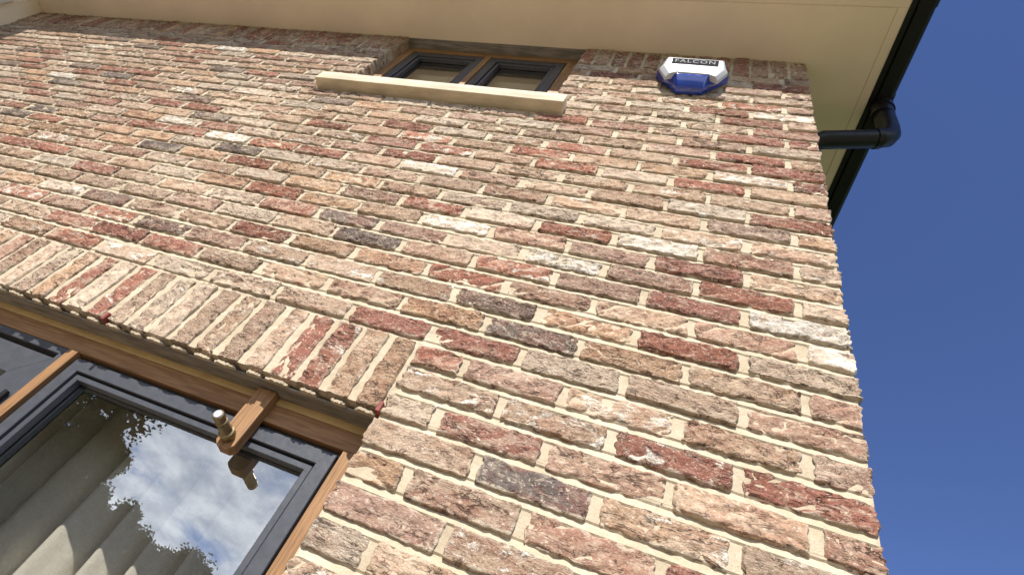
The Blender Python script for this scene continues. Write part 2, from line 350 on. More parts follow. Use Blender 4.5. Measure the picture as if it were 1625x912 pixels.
# ---- bricks
def brick_mesh_data(Lb, H, D, seed, nx, nz, ny, relief=1.0):
    """open-backed rounded, creased hand-made brick; face looks to -y, centre of the face at the origin"""
    rnd = random.Random(seed)
    sv = Vector((rnd.uniform(0, 90), rnd.uniform(0, 90), rnd.uniform(0, 90)))
    tilt = rnd.uniform(-.45, .45); r = rnd.choice([.0035, .005, .0065, .008])
    fold = rnd.choice([.4, .8, 1.2, 1.6]) * relief; jx = rnd.uniform(-.003, .003)
    vs = []; fs = []; idx = {}; es = []
    def ease(t, n):            # finer near the edges
        return .5 - .5 * math.cos(math.pi * t) if n > 6 else t
    def pos(x, y, z):
        hx, hz = Lb / 2, H / 2
        # rounded box
        cx = max(-hx + r, min(hx - r, x)); cz = max(-hz + r, min(hz - r, z)); cy = max(y, r)
        d = Vector((x - cx, y - cy, z - cz)); q = Vector((cx, cy, cz))
        nrm = d.normalized() if d.length > 1e-6 else Vector((0, -1, 0))
        if d.length > 1e-6: q += nrm * min(r, max(abs(d.x), abs(d.y), abs(d.z)))
        P = q + sv
        # creases: ridged noise stretched along a tilted axis
        a = P.x * math.cos(tilt) + P.z * math.sin(tilt); c_ = -P.x * math.sin(tilt) + P.z * math.cos(tilt)
        w1 = noise.noise(Vector((P.x * 18, P.z * 30, P.y * 20)))
        rd = 1 - abs(noise.noise(Vector((a * 16 + w1 * .6, c_ * 62 + w1 * .9, P.y * 30 + 5))))
        rd = max(0, rd - .77) / .23
        lump = noise.noise(Vector((P.x * 20, P.y * 25, P.z * 34))) * .0021 + noise.noise(Vector((P.x * 55, P.y * 60, P.z * 80))) * .0019 + noise.noise(P * 140) * .0010
        edge = noise.noise(Vector((P.x * 26, P.y * 30, P.z * 60 + 4))) * .8 + noise.noise(Vector((P.x * 90, P.y * 30, P.z * 90 + 4))) * .55
        front = max(0, 1 - y / .02)
        h = lump * relief - rd * rd * .0098 * fold * front
        q += nrm * max(h, -.0070)
        fx = 1 - min(1, max(0, (hz - abs(z)) / .02)); fe = 1 - min(1, max(0, (hx - abs(x)) / .02))
        q.z += -math.copysign(1, z) * fx * max(-.3, edge) * .0046 * relief
        q.x += -math.copysign(1, x) * fe * max(-.3, -edge) * .0055 * relief
        return q
    def vert(x, y, z):
        k = (round(x, 6), round(y, 6), round(z, 6))
        if k not in idx: idx[k] = len(vs); vs.append(tuple(pos(x, y, z))); es.append(max(0., min(Lb / 2 - abs(x), H / 2 - abs(z))) if y == 0 else 0.)
        return idx[k]
    xs = [-Lb / 2 + Lb * ease(i / nx, nx) for i in range(nx + 1)]; zs = [-H / 2 + H * ease(i / nz, nz) for i in range(nz + 1)]
    ys = [D * (i / ny) ** 1.7 for i in range(ny + 1)]
    for j in range(nz):
        for i in range(nx): fs.append((vert(xs[i], 0, zs[j]), vert(xs[i + 1], 0, zs[j]), vert(xs[i + 1], 0, zs[j + 1]), vert(xs[i], 0, zs[j + 1])))
    for k in range(ny):
        y0, y1 = ys[k], ys[k + 1]
        for i in range(nx):
            fs.append((vert(xs[i], y0, -H / 2), vert(xs[i], y1, -H / 2), vert(xs[i + 1], y1, -H / 2), vert(xs[i + 1], y0, -H / 2)))
            fs.append((vert(xs[i], y0, H / 2), vert(xs[i + 1], y0, H / 2), vert(xs[i + 1], y1, H / 2), vert(xs[i], y1, H / 2)))
        for j in range(nz):
            fs.append((vert(-Lb / 2, y0, zs[j]), vert(-Lb / 2, y0, zs[j + 1]), vert(-Lb / 2, y1, zs[j + 1]), vert(-Lb / 2, y1, zs[j])))
            fs.append((vert(Lb / 2, y0, zs[j]), vert(Lb / 2, y1, zs[j]), vert(Lb / 2, y1, zs[j + 1]), vert(Lb / 2, y0, zs[j + 1])))
    return vs, fs, es
def set_edge(me, es): me.attributes.new('edge', 'FLOAT', 'POINT').data.foreach_set('value', es)
BH = .0605
VAR = {}
def variant(kind, i):
    k = (kind, i)
    if k not in VAR:
        Lb, nx = {'full': (.2094, 38), 'half': (.100, 20)}[kind]
        v, f, es = brick_mesh_data(Lb, BH, .1, 1000 + i * 7 + (500 if kind == 'half' else 0), nx, 14, 4)
        me = bpy.data.meshes.new('brick_' + kind); me.from_pydata(v, [], f); me.materials.append(brick_m); me.shade_smooth(); set_edge(me, es); VAR[k] = me
    return VAR[k]
rb = random.Random(11)
TONES = {  # base colour, lime
 'b': ((.485, .335, .232), .31), 'g': ((.570, .455, .345), .44), 'p': ((.430, .270, .198), .29), 'r': ((.325, .130, .088), .27),
 'o': ((.520, .325, .200), .32), 'R': ((.370, .150, .098), .52), 'w': ((.490, .335, .230), .58), 'W': ((.57, .46, .36), .78), 'd': ((.185, .140, .118), .36), 'D': ((.26, .175, .138), .38)}
def tone(code):
    c, l = TONES[code]; g_ = sum(c) / 3; c = [x * .93 + g_ * .07 * y for x, y in zip(c, (1.05, 1.0, .9))]; f = rb.uniform(.80, 1.05); h = rb.uniform(-.012, .012)
    return (c[0] * f + h, c[1] * f, max(.01, c[2] * f - h * .6), max(0, min(1, l - .07 + rb.uniform(-.09, .09))))
def pick(far): 
    return rb.choices('bgprowRWdD', (32, 30 if far else 18, 16, 7, 9, 9, 3, 1, 1, 1))[0]
CODES = {}
for _r in '''-2:1:r -2:2:p -1:0:w -1:1:w -1:2:d -1:3:b 0:0:p 0:1:b 0:2:p 0:3:R 0:4:g 1:0:r 1:1:R 1:2:w 1:3:w 2:0:p 2:1:b 2:2:w 2:3:p 2:4:r 3:0:p 3:1:b 3:2:g 3:3:r 3:4:r 3:5:b 3:6:g 3:7:g 3:8:w 3:9:R 3:10:w 4:0:p 4:1:o 4:2:o 4:3:d 4:4:o 4:5:b 4:6:b 4:7:b 4:8:r 4:9:r 4:10:r 5:0:g 5:1:r 5:2:o 5:3:D 5:4:w 5:5:w 5:6:w 5:7:p 5:8:d 6:0:W 6:1:p 6:2:b 6:3:p 6:4:r 6:5:o 6:6:o 6:7:r 7:0:W 7:1:r 7:2:p 7:3:R 7:4:b 7:5:d 8:0:g 8:1:r 8:2:D 8:3:W 8:4:g 8:5:p 8:6:d 9:0:b 9:1:r 9:2:p 9:3:p 9:4:W 9:7:r 9:12:r 9:13:r 10:0:g 10:1:p 10:2:W 10:3:R 10:12:r 11:0:w 11:1:w 11:6:o 11:7:o 11:10:d 11:11:o 11:13:o 12:0:o 12:1:D 12:6:b 12:7:g 12:11:o 12:12:o 12:14:r 12:15:d 13:0:r 13:1:g 13:4:p 13:5:W 13:6:b 13:7:r 13:9:W 13:10:R 13:11:r 13:12:p 13:13:o 13:15:r 14:0:p 14:1:w 14:4:b 14:5:b 14:6:r 14:7:p 14:8:w 14:10:r 14:11:W 14:12:o 15:0:b 15:1:r 15:3:R 15:4:b 15:5:R 15:6:r 15:7:w 15:8:b 15:10:d 15:13:r 15:15:r 16:0:R 16:1:w 16:4:r 16:5:b 16:6:R 16:7:b 16:8:r 16:11:r 16:12:r 16:16:r 17:0:r 17:1:R 17:3:r 17:4:w 17:5:g 17:6:r 17:7:b 17:8:b 17:14:p 17:15:d 18:0:b 18:1:r 18:4:b 18:5:b 18:6:g 18:7:o 18:8:w 18:9:g 18:12:w 18:13:p 18:16:W 19:0:g 19:1:p 19:3:p 19:4:g 19:5:p 19:6:b 19:7:o 19:8:d 19:14:d 19:16:w 19:17:r 19:18:d 20:0:r 20:1:r 20:4:r 20:13:p 20:14:r 20:15:r 20:16:d 20:18:r 21:0:r 21:1:b 21:9:p 22:0:p 22:1:r 22:2:g 22:12:d 22:18:r 22:19:d 23:0:W 23:1:r 23:12:g 23:13:r 24:0:p 24:1:R 24:2:w 24:14:p 24:17:W 25:0:g 25:1:g 25:13:r 25:15:d 26:0:p 26:1:p 26:15:r 26:17:d 28:18:w'''.split():
    _k, _n, _c = _r.split(':'); CODES[int(_k), int(_n)] = _c
EV, OD, MOD = .1003, .2146, .225
bricks = []     # (k, n, x0, x1)
for k in range(-28, 29):
    first = EV if k % 2 == 0 else OD
    edges = [(-(first) + .0078, -.0005)]
    x = -first - .0078
    while x > XL:
        edges.append((x - .2094, x)); x -= MOD
    holes = []
    z0, z1 = k * .075 - BH / 2, k * .075 + BH / 2
    if z1 < .2 and z0 > LZ0 - .2:
        if z0 > -.05: holes.append((-99 if False else LX0 - .1, LX1 + .0))     # soldier course zone
        elif z1 < LZ1 + .01 and z0 > LZ0 - .01: holes.append((LX0, LX1))
    if z0 > UZ0 - .04: holes.append((UX0, UX1))
    if abs(k - 21) < .1: holes.append((-2.066, -.890))
    for n, (a, b_) in enumerate(edges):
        segs = [(max(a, XL), b_)]
        for h0, h1 in holes:
            ns = []
            for s0, s1 in segs:
                if s1 <= h0 or s0 >= h1: ns.append((s0, s1))
                else:
                    if s0 < h0: ns.append((s0, h0))
                    if s1 > h1: ns.append((h1, s1))
            segs = ns
        for s0, s1 in segs:
            for h0, h1 in holes:       # close small gaps at the opening edges
                if 0 < s0 - h1 < .03: s0 = h1
                if 0 < h0 - s1 < .03: s1 = h0
            if s1 - s0 > .03: bricks.append((k, n, s0, s1))
def pix(P):
    d = P - CP; z = d.dot(fw)
    if z <= .01: return None
    return 678.6352 + 893.0585 * d.dot(rt) / z, 450.3945 - 893.0585 * d.dot(up) / z
def seen(x0, x1, z0, z1):
    q = [pix(Vector(p)) for p in ((x0, 0, z0), (x1, 0, z0), (x1, 0, z1), (x0, 0, z1))]
    if any(p is None for p in q): return 0
    cl_ = [(min(max(p[0], 0), 1625), min(max(p[1], 0), 912)) for p in q]
    a = abs(sum(cl_[i][0] * cl_[(i + 1) % 4][1] - cl_[(i + 1) % 4][0] * cl_[i][1] for i in range(4)) / 2)
    return a
rank = sorted(bricks, key=lambda t_: -seen(t_[2], t_[3], t_[0] * .075 - .03, t_[0] * .075 + .03))
single = set((t_[0], t_[1], t_[2]) for t_ in rank[:300])
SV = []; SF = []; SC = []; SE = []
for k, n, x0, x1 in bricks:
    xc = (x0 + x1) / 2; ln = x1 - x0
    code = CODES.get((k, n)) or pick(k > 8)
    tn = tone(code)
    corner = n == 0
    if (k, n, x0) in single:
        kind = 'full' if ln > .15 else 'half'
        me = variant(kind, rb.randrange(26 if kind == 'full' else 10))
        o = bpy.data.objects.new('brick', me); col.objects.link(o); o.parent = wall
        nom = .2094 if kind == 'full' else .100
        jl = rb.uniform(-.003, .003)
        o.scale = ((ln + jl) / nom, 1, rb.uniform(.975, 1.035))
        o.location = (xc + (jl / 2 if not corner else rb.uniform(-.003, .003)), -.0030 + rb.uniform(-.0028, .0018), k * .075 + rb.uniform(-.0015, .0015))
        o.rotation_euler = (rb.uniform(-.03, .03), rb.uniform(-.010, .010), rb.uniform(-.012, .012))
        o.color = tn
    else:
        vis = seen(x0, x1, k * .075 - .03, k * .075 + .03) > 20
        nx, nz, ny = ((12 if ln > .15 else 7), 5, 2) if vis else (3, 2, 1)
        v, f, es = brick_mesh_data(ln, BH * rb.uniform(.98, 1.03), .095, 5000 + (k + 40) * 50 + n, nx, nz, ny, .9 if vis else .4)
        base = len(SV); oy = -.0030 + rb.uniform(-.0025, .0015); oz = k * .075 + rb.uniform(-.0015, .0015)
        SV += [(p[0] + xc, p[1] + oy, p[2] + oz) for p in v]; SF += [tuple(i + base for i in q) for q in f]; SC += [tn] * len(v); SE += es
def mass(name, V, F, C, E_, parent):
    me = bpy.data.meshes.new(name); me.from_pydata(V, [], F); me.materials.append(brick_s); me.shade_smooth()
    set_edge(me, E_)
    a = me.attributes.new('tone', 'FLOAT_COLOR', 'POINT')
    a.data.foreach_set('color', [c for q in C for c in q])
    o = bpy.data.objects.new(name, me); col.objects.link(o); o.parent = parent; o['kind'] = 'stuff'; return o
o = mass('bricks', SV, SF, SC, SE, wall); o['label'] = 'remaining bricks of the front wall towards the eaves and the far end'

# soldier bricks (on end) over the big window and below the eaves
SOLD = {}
def soldier(i):
    if i not in SOLD:
        v, f, es = brick_mesh_data(.2090, .064, .1, 3000 + i * 13, 36, 12, 4)
        v = [(p[2], p[1], p[0]) for p in v]; f = [tuple(reversed(q)) for q in f]
        me = bpy.data.meshes.new('soldier_brick'); me.from_pydata(v, [], f); me.materials.append(brick_m); me.shade_smooth(); set_edge(me, es); SOLD[i] = me
    return SOLD[i]
SCODE = {('L', 0): 'o', ('L', 1): 'o', ('L', 2): 'R', ('L', 3): 'r', ('L', 4): 'w', ('L', 5): 'b', ('L', 6): 'w', ('L', 7): 'b', ('L', 8): 'g', ('L', 9): 'g', ('L', 10): 'b', ('L', 11): 'R', ('L', 12): 'g', ('L', 13): 'r', ('L', 14): 'o', ('L', 15): 'g', ('L', 16): 'b', ('L', 17): 'b', ('L', 18): 'p'}
def add_soldier(xc, zc, wd, code, hs=1):
    o = bpy.data.objects.new('soldier_brick', soldier(rb.randrange(14))); col.objects.link(o); o.parent = wall
    o.location = (xc, -.0030 + rb.uniform(-.0025, .0015), zc + rb.uniform(-.0008, .0008)); o.scale = (wd / .064, 1, hs)
    o.rotation_euler = (rb.uniform(-.02, .02), rb.uniform(-.012, .012), rb.uniform(-.02, .02)); o.color = tone(code)
i = 0; x = LX1 - .004
while x > LX0 - .06:
    wd = .0585 + rb.uniform(-.003, .0025)
    add_soldier(x - .0325, .0800, wd, SCODE.get(('L', i)) or pick(False)); x -= .0752; i += 1
for (a, b_, tg) in ((-.0005, UX1, 'R'), (UX0, XL, 'U')):
    n = int(round((a - b_ + .01) / .075)); pt = (a - b_ + .01) / n
    for i in range(n):
        add_soldier(a - pt * (i + .5) + .005, 2.2495, pt - .0115, SCODE.get((tg, i)) or rb.choice('bprroRbp'), 1.0)

# weep vents in the soldier course
for x in (-.8975, -1.7080):
    mb = MB(); mb.box(x - .005, x + .005, -.0105, .020, -.034, -.008, .0015)
    mb.build('weep_vent', red_clay, wall)

# side wall round the corner
mb = MB(); mb.box(-.11, -.0075, .1005, 6, -ZO, SOF - .002)
sw = mb.build('side_wall', mortar_m, house)
SV = []; SF = []; SC = []; SE = []
for k in range(-28, 32):
    y = .106 if k % 2 else .218
    while y < 3.2:
        v, f, es = brick_mesh_data(.215, BH, .06, 9000 + k * 60 + int(y * 20), 5, 2, 1, .7)
        base = len(SV); tn = tone(pick(False))
        SV += [(-.0 - p[1] - .001, y + .1075 + p[0], p[2] + k * .075) for p in v]; SF += [tuple(i + base for i in q) for q in f]; SC += [tn] * len(v); SE += es
        y += .225
mass('bricks', SV, SF, SC, SE, sw)

# ------------------------------------------------------------------ stone sill
mb = MB(); mb.box(-2.063, -.893, -.0515, .10, 1.5465, 1.6225, .003)
mb.build('window_sill', stone, house, smooth=R(30))

# ------------------------------------------------------------------ lintels and sealant
mb = MB(); mb.box(LX0 - .1, LX1 + .05, .024, .0775, -.0315, -.0275)
mb.box(LX0 - .1, LX1 + .05, .0775, .2, -.0313, .15)
lin = mb.build('lintel', lead, house)
rl = random.Random(5)
x = LX1 - .008                     # mortar squeezed out under the soldier bricks, hanging on the lintel's toe
while x > LX0:
    wd = rl.uniform(.03, .062); n = 10; vs = []
    for j in range(n + 1):
        e_ = math.sin(math.pi * j / n) ** .6; d_ = (.0005 + rl.uniform(0, .0028)) * e_; yf = .002 + rl.uniform(-.002, .003) + .006 * (1 - e_); xj = x - wd * j / n
        vs += [(xj, yf, -.030), (xj, yf + .001, -.0345 - d_), (xj, .018, -.0345 - d_ * .5), (xj, .022, -.030)]
    fs = [(j * 4 + a_, j * 4 + (a_ + 1) % 4, j * 4 + 4 + (a_ + 1) % 4, j * 4 + 4 + a_) for j in range(n) for a_ in range(4)] + [(0, 3, 2, 1), (n * 4, n * 4 + 1, n * 4 + 2, n * 4 + 3)]
    mb = MB(); mb.add(vs, fs); mb.build('mortar_squeeze', mortar_m, lin); x -= .0752
mb = MB(); mb.box(LX0, LX1 + .03, .0765, .10, -.0495, -.0317)
mb.build('sealant_strip', foam, house)

# ------------------------------------------------------------------ windows
def frame_ring(mb, x0, x1, z0, z1, wd, y0, y1, bev=.0015):
    """four mitred members as one ring"""
    o_ = [(x0, z0), (x1, z0), (x1, z1), (x0, z1)]; i_ = [(x0 + wd, z0 + wd), (x1 - wd, z0 + wd), (x1 - wd, z1 - wd), (x0 + wd, z1 - wd)]
    b_ = [(x0 + bev, z0 + bev), (x1 - bev, z0 + bev), (x1 - bev, z1 - bev), (x0 + bev, z1 - bev)]
    c_ = [(x0 + wd - bev, z0 + wd - bev), (x1 - wd + bev, z0 + wd - bev), (x1 - wd + bev, z1 - wd + bev), (x0 + wd - bev, z1 - wd + bev)]
    rows = [(o_, y1), (o_, y0 + bev), (b_, y0), (c_, y0), (i_, y0 + bev), (i_, y1)]
    vs = [(p[0], y, p[1]) for ring, y in rows for p in ring]; n = 4; fs = []
    for r_ in range(len(rows)):
        r2 = (r_ + 1) % len(rows)
        for j in range(4): fs.append((r_ * 4 + j, r_ * 4 + (j + 1) % 4, r2 * 4 + (j + 1) % 4, r2 * 4 + j))
    mb.add(vs, fs)
def pane(win, x0, x1, z0, z1, y):
    mb = MB(); mb.add([(x0, y, z0), (x1, y, z0), (x1, y, z1), (x0, y, z1)], [(0, 1, 2, 3)])
    return mb.build('pane', glass, win, fixn=False)
def sash(win, x0, x1, z0, z1, y, ring, bead, gy, gap=.004):
    mb = MB(); frame_ring(mb, x0, x1, z0, z1, ring, y, y + .06); s = mb.build('casement', graphite, win)
    a = ring + gap
    mb = MB(); frame_ring(mb, x0 + a, x1 - a, z0 + a, z1 - a, bead, y + .007, gy - .002); mb.build('glazing_bead', graphite, win)
    mb = MB(); frame_ring(mb, x0 + ring - .004, x1 - ring + .004, z0 + ring - .004, z1 - ring + .004, gap + .008, y + .018, gy, .0005); mb.build('gasket', rubber, win)
    q = a + bead - .006
    p = pane(win, x0 + q, x1 - q, z0 + q, z1 - q, gy)
    mb = MB(); frame_ring(mb, x0 + q, x1 - q, z0 + q, z1 - q, .012, gy + .003, gy + .020, .0005); mb.build('spacer', rubber, win)
    return p

low = empty('window'); low.parent = house; low['label'] = 'large oak framed ground floor window with graphite casements'
OY = .0765
HZ = -.0965                      # underside of the oak head
mb = MB(); mb.box(LX0 + .004, LX1 - .003, OY + .001, OY + .07, HZ, -.0498, .0015); mb.build('head', oak, low, grain='x')
mb = MB(); mb.box(-.956, LX1 - .003, OY, OY + .07, LZ0 + .05, HZ - .0005, .0015); mb.build('jamb', oak, low, grain='z')
mb = MB(); mb.box(-1.8065, -1.7745, OY - .0015, OY + .07, LZ0 + .05, HZ - .0005, .0015); mb.build('mullion', oak, low, grain='z')
mb = MB(); mb.box(-2.690, -2.658, OY - .0015, OY + .07, LZ0 + .05, HZ - .0005, .0015); mb.build('mullion', oak, low, grain='z')
mb = MB(); mb.box(LX0 + .004, LX0 + .06, OY, OY + .07, LZ0 + .05, HZ - .0005, .0015); mb.build('jamb', oak, low, grain='z')
mb = MB(); mb.box(LX0 + .004, LX1 - .003, OY - .04, OY + .07, LZ0, LZ0 + .0495, .002); mb.build('window_board', oak, low, grain='x')
# graphite sub-frame behind the casements (dark rebate seen in the gaps)
mb = MB(); frame_ring(mb, -1.7745, -.956, LZ0 + .05, HZ, .03, OY + .022, OY + .09); mb.build('sub_frame', graphite, low)
mb = MB(); frame_ring(mb, -2.658, -1.8065, LZ0 + .05, HZ, .022, OY + .004, OY + .09); mb.build('sub_frame', graphite, low)
sash(low, -1.7600, -.9640, LZ0 + .065, -.1115, .0795, .0335, .0155, .108)
# left casement: broad mitred stiles
mb = MB(); frame_ring(mb, -2.634, -1.8305, LZ0 + .074, -.1340, .080, .083, .13, .001); mb.build('casement', graphite, low)
pane(low, -2.556, -1.9085, LZ0 + .15, -.21, .112)
for (a, b_) in (((-1.8325, -.1365), (-1.9105, -.2145)),):
    mb = MB(); d = Vector((b_[0] - a[0], 0, b_[1] - a[1])); nrm = Vector((-d.z, 0, d.x)).normalized() * .0006
    p0 = Vector((a[0], .0829, a[1])); p1 = p0 + d
    mb.add([p0 - nrm, p0 + nrm, p1 + nrm, p1 - nrm] + [q + Vector((0, .001, 0)) for q in (p0 - nrm, p0 + nrm, p1 + nrm, p1 - nrm)], [(0, 1, 2, 3), (4, 7, 6, 5), (0, 4, 5, 1), (1, 5, 6, 2), (2, 6, 7, 3), (3, 7, 4, 0)])
    mb.build('mitre_joint', rubber, low)
mb = MB(); mb.tube([(-1.826, .071, -.262), (-1.826, .071, -.36)], .0075, 14); mb.build('hinge', blackp, low, smooth=R(40))
# oak stop block with its brass peg
mb = MB(); bx0, bx1, by0, by1, bz0, bz1, ch = -1.2185, -1.1690, .0500, OY, -.2000, -.0335, .011
prof = [(bx0, bz1), (bx0, bz0 + ch), (bx0 + ch, bz0), (bx1 - ch, bz0), (bx1, bz0 + ch), (bx1, bz1)]
mb.extrude(prof, 'y', by0, .0785)
bl = mb.build('stop_block', oak, low, grain='z')
mod = bl.modifiers.new('bevel', 'BEVEL'); mod.width = .0016; mod.segments = 2
px, pz = -1.1940, -.1740
prof = [(0, .0125), (.006, .0150), (.016, .0150), (.018, .0120), (.040, .0108), (.0415, .0118), (.044, .0118), (.0455, .0098), (.050, .0098), (.0515, .0112), (.060, .0112), (.0615, .0102), (.0615, .006)]
mb = MB(); mb.tube([(px, by0 - a * 1.28, pz) for a, r_ in prof], [r_ * 1.16 for a, r_ in prof], 24); mb.build('brass_peg', brass, low, smooth=R(35))
mb = MB(); mb.tube([(px, by0 - .0790, pz), (px, by0 - .0806, pz)], .0092, 20); mb.build('peg_cap', box_white, low, smooth=R(35))

upw = empty('window'); upw.parent = house; upw['label'] = 'small two light oak framed window under the eaves'
UY = .058
mb = MB(); mb.box(UX0 - .05, UX1 + .05, .008, .0565, 2.3665, 2.3695); mb.box(UX0 - .05, UX1 + .05, .0565, .2, 2.3615, 2.3695); mb.build('lintel', lead, house)
ox0, ox1, oz1 = -1.9135, -1.0455, 2.3100
mb = MB(); mb.box(UX0 + .002, UX1 - .002, UY + .001, UY + .07, oz1, 2.3613, .0015); mb.build('head', oak, upw, grain='x')
mb = MB(); mb.box(UX0 + .002, ox0, UY, UY + .07, 1.632, oz1 - .0005, .0015); mb.build('jamb', oak, upw, grain='z')
mb = MB(); mb.box(ox1, UX1 - .002, UY, UY + .07, 1.632, oz1 - .0005, .0015); mb.build('jamb', oak, upw, grain='z')
mb = MB(); mb.box(-1.4835, -1.4535, UY - .001, UY + .07, 1.632, oz1 - .0005, .0015); mb.build('mullion', oak, upw, grain='z')
mb = MB(); mb.box(UX0 + .002, UX1 - .002, UY - .025, UY + .07, 1.6228, 1.6318, .001); mb.build('window_board', oak, upw, grain='x')
for a, b_ in ((ox0 + .002, -1.4855), (-1.4515, ox1 - .008)):
    sash(upw, a, b_, 1.634, oz1 - .003, UY + .006, .042, .016, .094)

# ------------------------------------------------------------------ rooms behind the windows
mb = MB()
mb.box(-4.9, -.12, 2.6, 2.7, -ZO, 2.36); mb.box(-5.05, -4.95, .11, 2.6, -ZO, 2.36); mb.box(-4.9, -.12, .13, 2.6, .35, .60); mb.box(-4.9, -.12, .11, 2.6, -ZO - .01, -ZO + .05)
mb.box(-4.9, LX0 - .1, .105, .14, -ZO, 2.36); mb.box(LX1 + .06, -.12, .105, .14, -ZO, .34); mb.box(UX1 + .06, -.12, .105, .14, .61, 2.36); mb.box(LX0 - .09, UX0 - .06, .105, .14, .62, 2.36); mb.box(LX0 - .09, LX1 + .05, .201, .23, -.02, .34); mb.box(UX0 - .05, UX1 + .05, .105, .14, .62, 1.60); mb.box(LX0 - .09, LX1 + .05, .105, .14, -ZO, LZ0 - .01)
mb.build('room_shell', plaster, house)

# ------------------------------------------------------------------ eaves
sf = empty('soffit', (0, 0, SOF)); sf.parent = house; sf['label'] = 'cream painted boarded soffit under the roof edge'
mb = MB(); mb.box(XL, .2478, -.2335, 6, .0005, .018); mb.box(.2477, .2512, -.2368, 6, .0030, .018); mb.box(XL, .2476, -.2367, -.2336, .0030, .018); mb.build('soffit_panel', cream, sf)
mb = MB(); mb.box(XL, .2870, -.2705, -.2365, -.0008, .018, .001); mb.build('edge_board', cream, sf)
mb = MB(); mb.box(.2510, .2865, -.2362, 6, -.0010, .018, .001); mb.build('edge_board', cream, sf)
mb = MB(); mb.box(XL, .305, -.2895, -.2710, -.006, .16); mb.box(.2872, .305, -.2708, 6, -.006, .16); mb.build('fascia', blackp, sf)

def gutter_profile():      # (out from fascia, z): flat-bottomed ogee with a rolled lip
    o_ = [(0, .012), (.010, .002), (.055, .000), (.066, .006), (.072, .020), (.076, .040), (.0815, .055), (.0835, .066), (.0800, .070), (.0765, .066)]
    i_ = [(.0725, .055), (.066, .022), (.060, .010), (.052, .006), (.012, .008), (.004, .016), (.004, .072), (0, .072)]
    return o_ + i_
gz = SOF - .002
gut = empty('gutter', (0, 0, gz)); gut.parent = house; gut['label'] = 'glossy black plastic rain gutter along the eaves'
mb = MB(); mb.extrude([(.3055 + p[0], p[1]) for p in gutter_profile()], 'y', -.372, 6); mb.build('gutter_run', blackp, gut)
mb = MB(); mb.extrude([(-.2900 - p[0], p[1]) for p in gutter_profile()], 'x', XL, .3045); mb.build('gutter_run', blackp, gut)
def union(y0, y1, gr=.0035):
    mb = MB(); pr = gutter_profile(); c = Vector((.04, .035)); pr2 = [(.3055 + c.x + (p[0] - c.x) * (1 + gr / .04), c.y + (p[1] - c.y) * (1 + gr / .035) - .001) for p in pr[:10]]
    inner = [(.3055 + c.x + (p[0] - c.x) * (1 + .0008 / .04), c.y + (p[1] - c.y) * (1 + .0008 / .035)) for p in pr[:10]]
    mb.extrude(pr2 + inner[::-1], 'y', y0, y1); return mb.build('gutter_union', blackp, gut)
union(-.40, -.240); union(.128, .27)
dp = empty('downpipe', (0, 0, 0)); dp.parent = house; dp['label'] = 'black swan neck rainwater pipe running back to the wall corner'
PR = .0375; py = .165
ex, ez = .302, 2.095
mb = MB(); mb.tube([(.343, py, gz + .004), (.343, py, gz - .055)], .042, 28); mb.build('outlet', blackp, dp, smooth=R(40))
mb = MB(); mb.tube([(.341, py, gz - .045), (.338, py, gz - .14), (.336, py, gz - .25), (.331, py, gz - .305), (.317, py, gz - .338), (.290, py, gz - .352)], PR + .0008, 28, False); mb.build('bend', blackp, dp, smooth=R(40))
mb = MB(); mb.tube([(.335, py, gz - .105), (.3315, py, gz - .125)], PR + .0050, 28); mb.build('socket_ring', blackp, dp, smooth=R(40))
mb = MB(); mb.tube([(.292, py, gz - .351), (.274, py, gz - .356)], PR + .0050, 28); mb.build('socket_ring', blackp, dp, smooth=R(40))
mb = MB(); mb.tube([(.296, py, gz - .350), (.088, py, 1.945), (.060, py + .015, 1.935), (.048, py + .06, 1.89), (.046, py + .11, 1.80), (.046, py + .12, 1.7), (.046, py + .12, -ZO)], PR, 28); mb.build('pipe', blackp, dp, smooth=R(40))

# roof above the gutters
mb = MB(); e0 = SOF + .15; h = 2.2
mb.add([(-12, -.36, e0), (.36, -.36, e0), (.36, 7, e0), (-12, 7, e0), (-3.3, 3.3, e0 + h), (-12, 3.3, e0 + h)], [(0, 1, 4, 5), (1, 2, 4), (2, 3, 5, 4), (0, 3, 2, 1), (0, 5, 3)])
mb.build('roof', tile_m, house)

# ------------------------------------------------------------------ projecting wing on the left
wing = empty('wing_wall', (XL, 0, 0)); wing.parent = house; wing['label'] = 'pale painted side wall of the projecting wing at the far left'
mb = MB(); mb.box(-.25, -.002, -2.45, .1, -ZO, SOF + 2.6); mb.build('cladding', cream, wing)
mb = MB(); mb.box(-.0015, .0005, -.098, -.002, -ZO, SOF - .001); mb.build('corner_board', cream, wing)
mb = MB(); mb.box(-.0015, .020, -2.45, -.128, -ZO, 2.185, .002); mb.build('weather_board', white_p, wing)
mb = MB(); mb.box(-.0015, .0015, -.128, -.0985, -ZO, SOF - .001); mb.build('shadow_gap', cream, wing)

# ------------------------------------------------------------------ alarm box
al = empty('alarm_box', (-.4515, 0, 1.97 + ZO))
tag(al, 'white and blue burglar alarm bell box under the eaves, lettered FALCON', 'alarm box')
def loft(rings, name, mat, cap=True, smooth=None):
    mb = MB(); n = len(rings[0])
    vs = [p for r_ in rings for p in r_]; fs = []
    for i in range(len(rings) - 1):
        for j in range(n): fs.append((i * n + j, i * n + (j + 1) % n, (i + 1) * n + (j + 1) % n, (i + 1) * n + j))
    fs.append(tuple((len(rings) - 1) * n + j for j in range(n))); fs.append(tuple(j for j in range(n - 1, -1, -1)))
    mb.add(vs, fs); ob = mb.build(name, mat, al)
    md = ob.modifiers.new('bevel', 'BEVEL'); md.width = .004; md.segments = 3; md.limit_method = 'ANGLE'; md.angle_limit = R(20)
    ob.data.shade_smooth(); 
    return ob
